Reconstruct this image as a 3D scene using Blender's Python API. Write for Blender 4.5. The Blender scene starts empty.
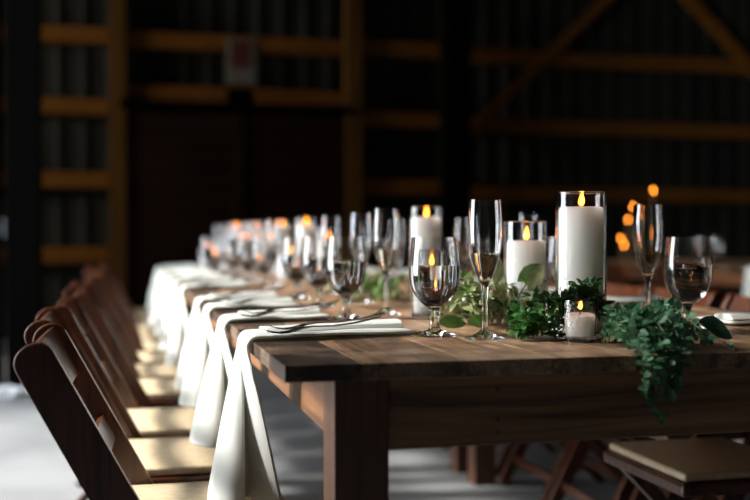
import bpy, bmesh, math, random
from mathutils import Vector, Matrix
R = math.radians
random.seed(7)
S = bpy.context.scene
COL = S.collection
ZT = 0.75                       # table top height
CAMZ = 0.93
YAW = 13.8
FPX = 1047.0
sn, cs = math.sin(R(YAW)), math.cos(R(YAW))

def at(px, d):                  # plan position of something seen at column px, d metres along the view axis
    u = (px - 375) / FPX
    return d * (sn + u * cs), d * (cs - u * sn)

# ------------------------------------------------------------------ materials
def newmat(name):
    m = bpy.data.materials.new(name); m.use_nodes = True
    nt = m.node_tree
    return m, nt, nt.nodes['Principled BSDF'], nt.nodes['Material Output']

def nd(nt, typ, **kw):
    n = nt.nodes.new(typ)
    for k, v in kw.items(): setattr(n, k, v)
    return n

def plain(name, col, rough=0.5, metal=0.0, **inp):
    m, nt, p, o = newmat(name)
    p.inputs['Base Color'].default_value = (*col, 1)
    p.inputs['Roughness'].default_value = rough
    p.inputs['Metallic'].default_value = metal
    for k, v in inp.items(): p.inputs[k.replace('_', ' ')].default_value = v
    return m

def ramp(nt, stops):
    r = nd(nt, 'ShaderNodeValToRGB')
    e = r.color_ramp.elements
    while len(e) < len(stops): e.new(0.5)
    for i, (p, c) in enumerate(stops):
        e[i].position = p; e[i].color = (*c, 1)
    return r

def wood(name, dark, light, axis='Y', rough=0.5, scale=1.0, plank=None, bump=0.15, coat=0.0, worn=None):
    m, nt, p, o = newmat(name)
    L = nt.links
    tc = nd(nt, 'ShaderNodeTexCoord')
    mp = nd(nt, 'ShaderNodeMapping')
    s = {'X': (1.2, 22, 22), 'Y': (22, 1.2, 22), 'Z': (22, 22, 1.2)}[axis]
    mp.inputs['Scale'].default_value = [v * scale for v in s]
    L.new(tc.outputs['Object'], mp.inputs['Vector'])
    vec = mp.outputs['Vector']
    no = nd(nt, 'ShaderNodeTexNoise'); no.inputs['Scale'].default_value = 2.2
    no.inputs['Detail'].default_value = 7; no.inputs['Roughness'].default_value = 0.62
    no.inputs['Distortion'].default_value = 0.6
    fac = no.outputs['Fac']
    sep = None
    if plank:
        sep = nd(nt, 'ShaderNodeSeparateXYZ'); L.new(tc.outputs['Object'], sep.inputs[0])
        dv = nd(nt, 'ShaderNodeMath', operation='DIVIDE'); L.new(sep.outputs['X'], dv.inputs[0]); dv.inputs[1].default_value = plank
        fl = nd(nt, 'ShaderNodeMath', operation='FLOOR'); L.new(dv.outputs[0], fl.inputs[0])
        wn = nd(nt, 'ShaderNodeTexWhiteNoise', noise_dimensions='1D'); L.new(fl.outputs[0], wn.inputs['W'])
        # shift the grain per plank
        ad = nd(nt, 'ShaderNodeVectorMath', operation='MULTIPLY_ADD')
        L.new(wn.outputs['Color'], ad.inputs[0]); ad.inputs[1].default_value = (9, 9, 9); L.new(vec, ad.inputs[2])
        vec = ad.outputs[0]
    L.new(vec, no.inputs['Vector'])
    rp = ramp(nt, [(0.34, dark), (0.7, light)])
    L.new(fac, rp.inputs['Fac'])
    colr = rp.outputs['Color']
    if plank:
        mx = nd(nt, 'ShaderNodeMix', data_type='RGBA', blend_type='MULTIPLY')
        tone = ramp(nt, [(0.0, (0.62, 0.60, 0.58)), (1.0, (1.25, 1.2, 1.15))])
        L.new(wn.outputs['Value'], tone.inputs['Fac'])
        mx.inputs[0].default_value = 1.0
        L.new(colr, mx.inputs[6]); L.new(tone.outputs['Color'], mx.inputs[7]); colr = mx.outputs[2]
        # first plank is a darker stained board
        lt = nd(nt, 'ShaderNodeMath', operation='LESS_THAN'); L.new(sep.outputs['X'], lt.inputs[0]); lt.inputs[1].default_value = 0.112
        m2 = nd(nt, 'ShaderNodeMix', data_type='RGBA', blend_type='MULTIPLY')
        L.new(lt.outputs[0], m2.inputs[0]); L.new(colr, m2.inputs[6]); m2.inputs[7].default_value = (0.20, 0.19, 0.21, 1); colr = m2.outputs[2]
    if worn:
        n2 = nd(nt, 'ShaderNodeTexNoise'); n2.inputs['Scale'].default_value = 7; n2.inputs['Detail'].default_value = 5
        L.new(tc.outputs['Object'], n2.inputs['Vector'])
        r2 = ramp(nt, [(0.45, (0, 0, 0)), (0.68, (0.6, 0.6, 0.6))]); L.new(n2.outputs['Fac'], r2.inputs['Fac'])
        m3 = nd(nt, 'ShaderNodeMix', data_type='RGBA')
        L.new(r2.outputs['Color'], m3.inputs[0]); L.new(colr, m3.inputs[6]); m3.inputs[7].default_value = (*worn, 1); colr = m3.outputs[2]
    if worn:
        mp2 = nd(nt, 'ShaderNodeMapping'); mp2.inputs['Scale'].default_value = (90, 7, 90)
        L.new(tc.outputs['Object'], mp2.inputs['Vector'])
        n4 = nd(nt, 'ShaderNodeTexNoise'); n4.inputs['Scale'].default_value = 2.0; n4.inputs['Detail'].default_value = 8; n4.inputs['Roughness'].default_value = 0.7
        L.new(mp2.outputs[0], n4.inputs['Vector'])
        r4 = ramp(nt, [(0.38, (0.45, 0.42, 0.40)), (0.58, (1.1, 1.1, 1.1))]); L.new(n4.outputs['Fac'], r4.inputs['Fac'])
        n5 = nd(nt, 'ShaderNodeTexNoise'); n5.inputs['Scale'].default_value = 16; n5.inputs['Detail'].default_value = 6
        L.new(tc.outputs['Object'], n5.inputs['Vector'])
        r5 = ramp(nt, [(0.33, (0.5, 0.47, 0.46)), (0.52, (1, 1, 1))]); L.new(n5.outputs['Fac'], r5.inputs['Fac'])
        for rr in (r4, r5):
            m5 = nd(nt, 'ShaderNodeMix', data_type='RGBA', blend_type='MULTIPLY'); m5.inputs[0].default_value = 0.9
            L.new(colr, m5.inputs[6]); L.new(rr.outputs['Color'], m5.inputs[7]); colr = m5.outputs[2]
    L.new(colr, p.inputs['Base Color'])
    p.inputs['Roughness'].default_value = rough
    if coat: p.inputs['Coat Weight'].default_value = coat; p.inputs['Coat Roughness'].default_value = 0.18
    if bump:
        b = nd(nt, 'ShaderNodeBump'); b.inputs['Strength'].default_value = bump; b.inputs['Distance'].default_value = 0.004
        L.new(no.outputs['Fac'], b.inputs['Height']); L.new(b.outputs['Normal'], p.inputs['Normal'])
    return m

def noisy(name, c1, c2, scale, rough=0.7, bump=0.0, lo=0.35, hi=0.65, detail=6):
    m, nt, p, o = newmat(name); L = nt.links
    tc = nd(nt, 'ShaderNodeTexCoord'); no = nd(nt, 'ShaderNodeTexNoise')
    no.inputs['Scale'].default_value = scale; no.inputs['Detail'].default_value = detail
    L.new(tc.outputs['Object'], no.inputs['Vector'])
    r = ramp(nt, [(lo, c1), (hi, c2)]); L.new(no.outputs['Fac'], r.inputs['Fac'])
    L.new(r.outputs['Color'], p.inputs['Base Color']); p.inputs['Roughness'].default_value = rough
    if bump:
        b = nd(nt, 'ShaderNodeBump'); b.inputs['Strength'].default_value = bump; b.inputs['Distance'].default_value = 0.01
        L.new(no.outputs['Fac'], b.inputs['Height']); L.new(b.outputs['Normal'], p.inputs['Normal'])
    return m

def leafmat(name, c1, c2, rough=0.42, trans=0.25, scale=45):
    m, nt, p, o = newmat(name); L = nt.links
    tc = nd(nt, 'ShaderNodeTexCoord'); no = nd(nt, 'ShaderNodeTexNoise')
    no.inputs['Scale'].default_value = scale; no.inputs['Detail'].default_value = 2
    L.new(tc.outputs['Object'], no.inputs['Vector'])
    r = ramp(nt, [(0.35, c1), (0.65, c2)]); L.new(no.outputs['Fac'], r.inputs['Fac'])
    L.new(r.outputs['Color'], p.inputs['Base Color']); p.inputs['Roughness'].default_value = rough
    t = nd(nt, 'ShaderNodeBsdfTranslucent'); L.new(r.outputs['Color'], t.inputs['Color'])
    mx = nd(nt, 'ShaderNodeMixShader'); mx.inputs[0].default_value = trans
    L.new(p.outputs[0], mx.inputs[1]); L.new(t.outputs[0], mx.inputs[2]); L.new(mx.outputs[0], o.inputs['Surface'])
    return m

def clothmat(name, col, trans=0.3, rough=0.85):
    m, nt, p, o = newmat(name); L = nt.links
    p.inputs['Base Color'].default_value = (*col, 1); p.inputs['Roughness'].default_value = rough
    p.inputs['Sheen Weight'].default_value = 0.15
    tc = nd(nt, 'ShaderNodeTexCoord')
    w = nd(nt, 'ShaderNodeTexNoise'); w.inputs['Scale'].default_value = 420; L.new(tc.outputs['Object'], w.inputs['Vector'])
    b = nd(nt, 'ShaderNodeBump'); b.inputs['Strength'].default_value = 0.12; b.inputs['Distance'].default_value = 0.001
    L.new(w.outputs['Fac'], b.inputs['Height']); L.new(b.outputs['Normal'], p.inputs['Normal'])
    t = nd(nt, 'ShaderNodeBsdfTranslucent'); t.inputs['Color'].default_value = (col[0], col[1] * 0.95, col[2] * 0.8, 1)
    mx = nd(nt, 'ShaderNodeMixShader'); mx.inputs[0].default_value = trans
    L.new(p.outputs[0], mx.inputs[1]); L.new(t.outputs[0], mx.inputs[2]); L.new(mx.outputs[0], o.inputs['Surface'])
    return m

def glassmat(name, ior, col=(1, 1, 1), rough=0.0):
    m, nt, p, o = newmat(name)
    g = nd(nt, 'ShaderNodeBsdfGlass'); g.inputs['IOR'].default_value = ior
    g.inputs['Color'].default_value = (*col, 1); g.inputs['Roughness'].default_value = rough
    nt.links.new(g.outputs[0], o.inputs['Surface']); return m

def thinglass(name, tint=(0.97, 0.98, 0.98)):
    m, nt, p, o = newmat(name); L = nt.links
    t = nd(nt, 'ShaderNodeBsdfTransparent'); t.inputs['Color'].default_value = (*tint, 1)
    g = nd(nt, 'ShaderNodeBsdfGlossy'); g.inputs['Roughness'].default_value = 0.03
    f = nd(nt, 'ShaderNodeLayerWeight'); f.inputs['Blend'].default_value = 0.5
    pw = nd(nt, 'ShaderNodeMath', operation='POWER'); L.new(f.outputs['Facing'], pw.inputs[0]); pw.inputs[1].default_value = 4.0
    ma = nd(nt, 'ShaderNodeMath', operation='MULTIPLY_ADD'); L.new(pw.outputs[0], ma.inputs[0]); ma.inputs[1].default_value = 0.8; ma.inputs[2].default_value = 0.035
    mx = nd(nt, 'ShaderNodeMixShader'); L.new(ma.outputs[0], mx.inputs[0])
    L.new(t.outputs[0], mx.inputs[1]); L.new(g.outputs[0], mx.inputs[2]); L.new(mx.outputs[0], o.inputs['Surface'])
    return m

def emit(name, col, k):
    m, nt, p, o = newmat(name)
    e = nd(nt, 'ShaderNodeEmission'); e.inputs[0].default_value = (*col, 1); e.inputs[1].default_value = k
    nt.links.new(e.outputs[0], o.inputs['Surface']); return m

M = {}
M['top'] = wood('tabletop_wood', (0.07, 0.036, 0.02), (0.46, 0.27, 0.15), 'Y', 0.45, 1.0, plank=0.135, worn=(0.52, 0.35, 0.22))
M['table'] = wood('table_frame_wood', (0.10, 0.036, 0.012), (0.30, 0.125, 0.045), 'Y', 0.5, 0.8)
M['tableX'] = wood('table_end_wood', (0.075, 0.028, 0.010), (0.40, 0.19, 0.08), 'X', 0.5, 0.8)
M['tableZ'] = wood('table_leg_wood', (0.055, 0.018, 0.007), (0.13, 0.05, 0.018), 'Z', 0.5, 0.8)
M['chair'] = wood('chair_mahogany', (0.028, 0.007, 0.0025), (0.12, 0.033, 0.009), 'Z', 0.35, 1.2, bump=0.05, coat=0.25)
M['pad'] = noisy('ivory_vinyl', (0.58, 0.45, 0.28), (0.68, 0.54, 0.36), 60, 0.5, 0.05)
M['napkin'] = clothmat('ivory_linen', (0.76, 0.77, 0.73), 0.22)
M['steel'] = plain('brushed_steel', (0.42, 0.42, 0.43), 0.22, 1.0)
M['screw'] = plain('screw_metal', (0.10, 0.10, 0.10), 0.4, 1.0)
M['glass'] = glassmat('clear_glass', 1.5)
M['water'] = glassmat('water', 1.33)
M['champ'] = glassmat('champagne', 1.34, (0.985, 0.97, 0.88))
M['vase'] = glassmat('cylinder_glass', 1.45)
M['wax'] = plain('ivory_wax', (0.86, 0.86, 0.83), 0.5, 0.0)
M['wax'].node_tree.nodes['Principled BSDF'].inputs['Subsurface Weight'].default_value = 1.0
M['wax'].node_tree.nodes['Principled BSDF'].inputs['Subsurface Scale'].default_value = 1.0
M['wax'].node_tree.nodes['Principled BSDF'].inputs['Subsurface Radius'].default_value = (0.05, 0.05, 0.045)
M['wick'] = plain('black_wick', (0.02, 0.015, 0.01), 0.9)
M['flame'] = emit('candle_flame', (1.0, 0.28, 0.024), 17)
M['stem'] = plain('green_stem', (0.10, 0.12, 0.05), 0.6)
M['euc'] = leafmat('eucalyptus_leaf', (0.026, 0.115, 0.045), (0.16, 0.32, 0.18), 0.5)
M['box'] = leafmat('boxwood_leaf', (0.024, 0.11, 0.020), (0.10, 0.26, 0.06), 0.42)
M['pale'] = leafmat('variegated_leaf', (0.10, 0.15, 0.045), (0.34, 0.36, 0.17), 0.45)
M['broad'] = leafmat('broad_leaf', (0.03, 0.11, 0.05), (0.07, 0.19, 0.10), 0.4)
M['bright'] = leafmat('bright_leaf', (0.05, 0.12, 0.02), (0.12, 0.21, 0.045), 0.4)
M['flower'] = plain('white_floret', (0.75, 0.75, 0.68), 0.8)
M['hydr'] = leafmat('hydrangea_petal', (0.30, 0.33, 0.15), (0.56, 0.54, 0.33), 0.7, 0.3)
M['concrete'] = noisy('concrete_floor', (0.225, 0.235, 0.245), (0.33, 0.34, 0.35), 1.6, 0.55, 0.05)
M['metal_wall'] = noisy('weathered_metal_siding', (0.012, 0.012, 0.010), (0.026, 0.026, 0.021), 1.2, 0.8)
M['girt'] = wood('pine_girt', (0.10, 0.036, 0.005), (0.20, 0.076, 0.011), 'X', 0.7, 0.5)
M['post'] = wood('pine_post', (0.06, 0.026, 0.005), (0.12, 0.055, 0.011), 'Z', 0.7, 0.5)
for k_ in ('metal_wall', 'girt', 'post'): M[k_].node_tree.nodes['Principled BSDF'].inputs['Specular IOR Level'].default_value = 0.08
M['black'] = plain('black_paint', (0.0025, 0.0024, 0.0022), 0.9, Specular_IOR_Level=0.0)
M['darkwood'] = wood('dark_door_boards', (0.010, 0.004, 0.002), (0.024, 0.010, 0.005), 'X', 0.7, 0.6)
M['darkwood'].node_tree.nodes['Principled BSDF'].inputs['Specular IOR Level'].default_value = 0.05
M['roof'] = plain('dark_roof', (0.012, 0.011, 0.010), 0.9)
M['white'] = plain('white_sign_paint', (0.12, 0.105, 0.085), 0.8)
M['red'] = plain('red_sign_paint', (0.075, 0.009, 0.007), 0.6)
M['plate'] = plain('grey_plastic', (0.06, 0.065, 0.07), 0.6)
M['brass'] = plain('dark_brass', (0.10, 0.07, 0.03), 0.4, 1.0)
M['amberwax'] = plain('dark_amber_wax', (0.09, 0.05, 0.02), 0.6)
M['paper'] = plain('white_cloth', (0.7, 0.72, 0.76), 0.8)

# ------------------------------------------------------------------ mesh helpers
def obj(name, bm, mat, parent=None, smooth=False, loc=None):
    bmesh.ops.recalc_face_normals(bm, faces=bm.faces)
    me = bpy.data.meshes.new(name); bm.to_mesh(me); bm.free()
    if smooth:
        for f in me.polygons: f.use_smooth = True
        me.set_sharp_from_angle(angle=R(28))
    if mat: me.materials.append(mat)
    o = bpy.data.objects.new(name, me); COL.objects.link(o)
    if parent: o.parent = parent
    if loc: o.location = loc
    return o

def tag(o, label, cat, group=None):
    o['label'] = label; o['category'] = cat
    if group: o['group'] = group
    return o

def thing(name, label, cat, loc=(0, 0, 0), rz=0, group=None):
    o = bpy.data.objects.new(name, None); COL.objects.link(o)
    o.empty_display_size = 0.05
    o.location = loc; o.rotation_euler = (0, 0, rz)
    return tag(o, label, cat, group)

def struct(name, bm, mat, parent=None, smooth=False):
    o = obj(name, bm, mat, parent, smooth)
    if parent is None: o['kind'] = 'structure'
    return o

def dup(root, loc, rz=None, label=None, group=None):
    r = root.copy(); COL.objects.link(r); r.location = loc
    if rz is not None: r.rotation_euler = (0, 0, rz)
    if label: r['label'] = label
    if group: r['group'] = group
    for ch in list(root.children):
        c = ch.copy(); COL.objects.link(c); c.parent = r
        for g in list(ch.children):
            d = g.copy(); COL.objects.link(d); d.parent = c
    return r

def box(bm, x0, x1, y0, y1, z0, z1, bev=0.0, seg=2):
    r = bmesh.ops.create_cube(bm, size=1)
    vs = r['verts']
    for v in vs:
        v.co = Vector(((x0 + x1) / 2 + v.co.x * (x1 - x0), (y0 + y1) / 2 + v.co.y * (y1 - y0), (z0 + z1) / 2 + v.co.z * (z1 - z0)))
    if bev:
        es = list({e for v in vs for e in v.link_edges})
        bmesh.ops.bevel(bm, geom=es, offset=bev, segments=seg, affect='EDGES', profile=0.5)

def BM(*boxes, bev=0.0):
    bm = bmesh.new()
    for b in boxes: box(bm, *b, bev=bev)
    return bm

def bar(bm, p0, p1, w, t, up=(0, 1, 0), bev=0.0):
    """rectangular bar from p0 to p1; t along 'up', w across"""
    p0, p1 = Vector(p0), Vector(p1); d = p1 - p0; L = d.length; z = d.normalized()
    y = Vector(up); y = (y - z * y.dot(z)).normalized(); x = y.cross(z)
    m = Matrix((x, y, z)).transposed().to_4x4(); m.translation = (p0 + p1) / 2
    r = bmesh.ops.create_cube(bm, size=1)
    vs = r['verts']
    for v in vs: v.co = m @ Vector((v.co.x * w, v.co.y * t, v.co.z * L))
    if bev:
        es = list({e for v in vs for e in v.link_edges})
        bmesh.ops.bevel(bm, geom=es, offset=bev, segments=2, affect='EDGES', profile=0.5)

def tube(bm, pts, rad, n=6):
    pts = [Vector(p) for p in pts]
    rings = []
    for i, p in enumerate(pts):
        d = (pts[min(i + 1, len(pts) - 1)] - pts[max(i - 1, 0)]).normalized()
        a = d.cross(Vector((0, 0, 1)) if abs(d.z) < 0.9 else Vector((1, 0, 0))).normalized(); b = d.cross(a)
        r = rad[i] if isinstance(rad, (list, tuple)) else rad
        rings.append([bm.verts.new(p + (a * math.cos(2 * math.pi * k / n) + b * math.sin(2 * math.pi * k / n)) * r) for k in range(n)])
    for A, B in zip(rings, rings[1:]):
        for k in range(n): bm.faces.new((A[k], A[(k + 1) % n], B[(k + 1) % n], B[k]))
    bm.faces.new(rings[0][::-1]); bm.faces.new(rings[-1])

def lathe(prof, n=40, closed=False):
    """prof: (r,z) list; r=0 makes a pole. closed joins last to first"""
    bm = bmesh.new(); rings = []
    for r, z in prof:
        if r <= 1e-6: rings.append([bm.verts.new((0, 0, z))])
        else: rings.append([bm.verts.new((r * math.cos(2 * math.pi * k / n), r * math.sin(2 * math.pi * k / n), z)) for k in range(n)])
    seq = list(zip(rings, rings[1:]))
    if closed: seq.append((rings[-1], rings[0]))
    for A, B in seq:
        for k in range(n):
            k2 = (k + 1) % n
            if len(A) == 1 and len(B) == 1: continue
            if len(A) == 1: bm.faces.new((A[0], B[k], B[k2]))
            elif len(B) == 1: bm.faces.new((A[k], A[k2], B[0]))
            else: bm.faces.new((A[k], A[k2], B[k2], B[k]))
    return bm

def smoothprof(pts, sub=4):
    out = []
    for i in range(len(pts) - 1):
        p0 = pts[max(i - 1, 0)]; p1 = pts[i]; p2 = pts[i + 1]; p3 = pts[min(i + 2, len(pts) - 1)]
        for k in range(sub):
            t = k / sub
            f = lambda a, b, c, d: 0.5 * (2 * b + (c - a) * t + (2 * a - 5 * b + 4 * c - d) * t * t + (3 * b - a - 3 * c + d) * t ** 3)
            out.append((max(0, f(p0[0], p1[0], p2[0], p3[0])), f(p0[1], p1[1], p2[1], p3[1])))
    out.append(pts[-1]); return out

ORD = ['nearest', 'second', 'third', 'fourth', 'fifth', 'sixth', 'seventh', 'eighth', 'ninth', 'tenth', 'eleventh', 'twelfth', 'thirteenth', 'fourteenth', 'fifteenth', 'sixteenth', 'seventeenth', 'eighteenth']
def nth(i): return ORD[i] + (' ' if i == 0 else ' ')

# ------------------------------------------------------------------ the barn
WX0, WX1, WY0, WY1, WH = -5.5, 9.5, -4.0, 10.0, 6.6
DY0, DY1, DH = 2.65, 6.55, 5.6                        # big open doorway in the left wall
struct('floor', BM((WX0 - 0.2, WX1 + 0.2, WY0 - 0.2, WY1 + 0.4, -0.12, 0)), M['concrete'])
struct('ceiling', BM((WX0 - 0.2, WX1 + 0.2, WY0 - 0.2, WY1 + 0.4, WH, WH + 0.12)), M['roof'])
struct('wall_left', BM((WX0 - 0.15, WX0, WY0, DY0, 0, WH), (WX0 - 0.15, WX0, DY1, 7.6, 0, WH), (WX0 - 0.15, WX0, 9.2, WY1, 0, WH), (WX0 - 0.15, WX0, 7.6, 9.2, 0, 2.4), (WX0 - 0.15, WX0, 7.6, 9.2, 3.4, WH), (WX0 - 0.15, WX0, DY0, DY1, DH, WH)), M['roof'])  # high gap beyond the partition is invented, cut for the added fill
struct('added_window_1', BM((WX0 - 0.1, WX0 + 0.02, 7.54, 7.6, 2.34, 3.46), (WX0 - 0.1, WX0 + 0.02, 9.2, 9.26, 2.34, 3.46), (WX0 - 0.1, WX0 + 0.02, 7.6, 9.2, 2.34, 2.4), (WX0 - 0.1, WX0 + 0.02, 7.6, 9.2, 3.4, 3.46)), M['post'])  # invented window frame, put around the added fill light
struct('wall_right', BM((WX1, WX1 + 0.15, WY0, WY1, 0, WH)), M['roof'])
struct('wall_front', BM((WX0, WX1, WY0 - 0.15, WY0, 0, WH)), M['roof'])
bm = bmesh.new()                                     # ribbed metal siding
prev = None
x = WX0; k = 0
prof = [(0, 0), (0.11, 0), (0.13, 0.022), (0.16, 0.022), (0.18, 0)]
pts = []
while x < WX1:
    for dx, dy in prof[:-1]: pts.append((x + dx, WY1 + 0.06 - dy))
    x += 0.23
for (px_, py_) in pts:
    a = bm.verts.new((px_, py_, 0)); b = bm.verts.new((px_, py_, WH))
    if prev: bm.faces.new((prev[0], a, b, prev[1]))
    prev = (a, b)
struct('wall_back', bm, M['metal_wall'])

ntrim = [0]
def trim(b, mat, bev=0.004):
    ntrim[0] += 1
    struct('trim_%d' % ntrim[0], BM(b, bev=bev), mat)

def wallx(px): # X on the back wall for a column
    u = (px - 375) / FPX
    return WY1 * (sn + u * cs) / (cs - u * sn)
def wallz(px, py):
    u = (px - 375) / FPX
    return CAMZ + (237 - py) / FPX * WY1 / (cs - u * sn)
XA, XB, XC = wallx(118), wallx(352), wallx(446)
# posts
trim((XA - 0.075, XA + 0.075, WY1 - 0.12, WY1 + 0.02, 0, WH), M['post'])
trim((XB - 0.08, XB + 0.08, WY1 - 0.12, WY1 + 0.02, 0, WH), M['post'])
trim((XC - 0.12, XC + 0.12, WY1 - 0.42, WY1 - 0.18, 0, WH), M['black'])
# girts, bay by bay
gh = 0.075
for (x0, x1, rows) in ((wallx(-60), XA - 0.08, ((75, 36), (75, 107), (75, 180), (75, 255))),
                       (XA + 0.08, XB - 0.08, ((240, 45), (240, 97))),
                       (XB + 0.08, XC + 0.25, ((400, 50), (400, 120), (400, 187))),
                       (XC + 0.25, WX1, ((600, 62), (600, 129), (600, 195)))):
    for (px, py) in rows:
        z = wallz(px, py)
        trim((x0, x1, WY1 - 0.05, WY1 + 0.02, z - gh, z + gh), M['girt'])
# diagonal braces in the right-hand bay
for (p0, p1) in (((462, 137), (640, -36)), ((640, -44), (775, 102))):
    ntrim[0] += 1
    bm = bmesh.new()
    bar(bm, (wallx(p0[0]), WY1 - 0.09, wallz(*p0)), (wallx(p1[0]), WY1 - 0.09, wallz(*p1)), 0.11, 0.05, (0, 1, 0), 0.004)
    struct('trim_%d' % ntrim[0], bm, M['girt'])
# dark sliding barn door between the two posts
dz = wallz(240, 113)
dr = thing('sliding_door', '', 'door'); del dr['label']; del dr['category']
dr.name = 'door_1'; dr['kind'] = 'structure'
bm = bmesh.new()
zz = 0.03
while zz < dz - 0.05:
    box(bm, XA + 0.1, XB - 0.1, WY1 - 0.09, WY1 - 0.05, zz, min(zz + 0.185, dz - 0.02), 0.004); zz += 0.19
obj('door_boards', bm, M['darkwood'], dr)
obj('door_track', BM((XA + 0.02, XB - 0.02, WY1 - 0.15, WY1 - 0.06, dz + 0.0, dz + 0.075), bev=0.006), M['black'], dr)
obj('door_stile', BM(((XA + XB) / 2 - 0.05, (XA + XB) / 2 + 0.05, WY1 - 0.115, WY1 - 0.09, 0.05, dz - 0.02), bev=0.004), M['darkwood'], dr)
# black partition to the left that ends beside the doorway
PY = 6.62
px1 = at(41, 6.32)[0]
struct('wall_partition', BM((WX0, px1 - 0.22, PY, PY + 0.1, 0, WH)), M['black'])
trim((px1 - 0.2, px1, PY - 0.05, PY + 0.13, 0, WH), M['black'])
trim((px1 - 0.30, px1 - 0.25, PY - 0.06, PY - 0.005, 1.15, WH), M['post'])
sw = thing('switch_box', 'small grey electrical box on the black partition at far left', 'switch box', (at(10, 6.3)[0], PY - 0.005, CAMZ + 0.055))
obj('box_body', BM((-0.035, 0.035, -0.03, 0.003, -0.06, 0.06), bev=0.006), M['plate'], sw)
obj('toggle', BM((-0.006, 0.006, -0.042, -0.028, -0.012, 0.012), bev=0.002), M['white'], sw)
# notice on the back wall
sx, sz = wallx(240), wallz(240, 63)
sg = thing('wall_sign', 'white notice with a red panel hung above the dark barn door', 'sign', (sx, WY1 - 0.055, sz))
obj('sign_board', BM((-0.135, 0.135, -0.012, 0, -0.21, 0.21), bev=0.003), M['white'], sg)
obj('red_panel', BM((-0.09, 0.09, -0.016, -0.0125, -0.06, 0.19), bev=0.001), M['red'], sg)
trim((sx - 0.13, sx + 0.13, WY1 - 0.05, WY1 - 0.0, sz - 0.40, sz - 0.215), M['post'])

# crumpled cloth on floor at left
cx, cy = at(8, 6.1)
bm = bmesh.new(); bmesh.ops.create_icosphere(bm, subdivisions=4, radius=1)
for v in bm.verts:
    n = v.co.copy()
    k = 0.75 + 0.25 * math.sin(7 * n.x + 3 * n.y) * math.cos(5 * n.y - 4 * n.z) + random.uniform(-0.05, 0.05)
    v.co = Vector((n.x * 0.15 * k, n.y * 0.11 * k, max(0, 0.025 + n.z * 0.04 * k)))
o = obj('crumpled_cloth', bm, M['paper'], None, True, (cx, cy, 0)); tag(o, 'crumpled white cloth lying on the bright concrete floor', 'cloth')

# ------------------------------------------------------------------ tables
TX0, TX1, TY0 = 0.225, 1.45, 1.447
TL, GAP = 2.42, 0.012
TW = TX1 - TX0
def make_table():
    t = thing('farm_table', '', 'table', (TX0, TY0, 0))
    bm = bmesh.new()
    xs = [0, 0.112, 0.27, 0.405, 0.54, 0.675, 0.81, 0.945, 1.08, TW]
    for a, b in zip(xs, xs[1:]): box(bm, a + 0.0004, b - 0.0004, 0, TL, ZT - 0.024, ZT, 0.0012)
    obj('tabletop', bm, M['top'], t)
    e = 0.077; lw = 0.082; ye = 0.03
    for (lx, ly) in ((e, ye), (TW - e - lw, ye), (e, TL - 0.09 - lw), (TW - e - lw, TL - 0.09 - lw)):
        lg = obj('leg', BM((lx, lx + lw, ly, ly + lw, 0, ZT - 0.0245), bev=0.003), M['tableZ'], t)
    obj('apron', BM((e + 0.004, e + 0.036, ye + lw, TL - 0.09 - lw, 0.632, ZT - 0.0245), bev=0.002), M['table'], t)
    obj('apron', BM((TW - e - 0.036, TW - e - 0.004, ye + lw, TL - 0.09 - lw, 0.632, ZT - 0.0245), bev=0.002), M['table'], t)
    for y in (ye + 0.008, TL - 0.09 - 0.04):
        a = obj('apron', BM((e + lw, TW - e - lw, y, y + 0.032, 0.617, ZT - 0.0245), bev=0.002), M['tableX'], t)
        if y < 1:
            for z in (0.635, 0.655, 0.68, 0.7):
                sb = lathe([(0, -0.001), (0.004, -0.001), (0.0034, 0.0012), (0, 0.0016)], 10)
                for v in sb.verts: v.co = Vector((v.co.x, -v.co.z, v.co.y))
                s = obj('screw', sb, M['screw'], a, True, (0.33, y, z))
    return t
t0 = make_table()
t0['label'] = 'reclaimed wood farm table nearest the camera'; t0['group'] = 'farm tables in a row'
dup(t0, (TX0, TY0 + TL + GAP, 0), 0, 'farther farm table of the long row, butted behind the nearest one')

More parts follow.
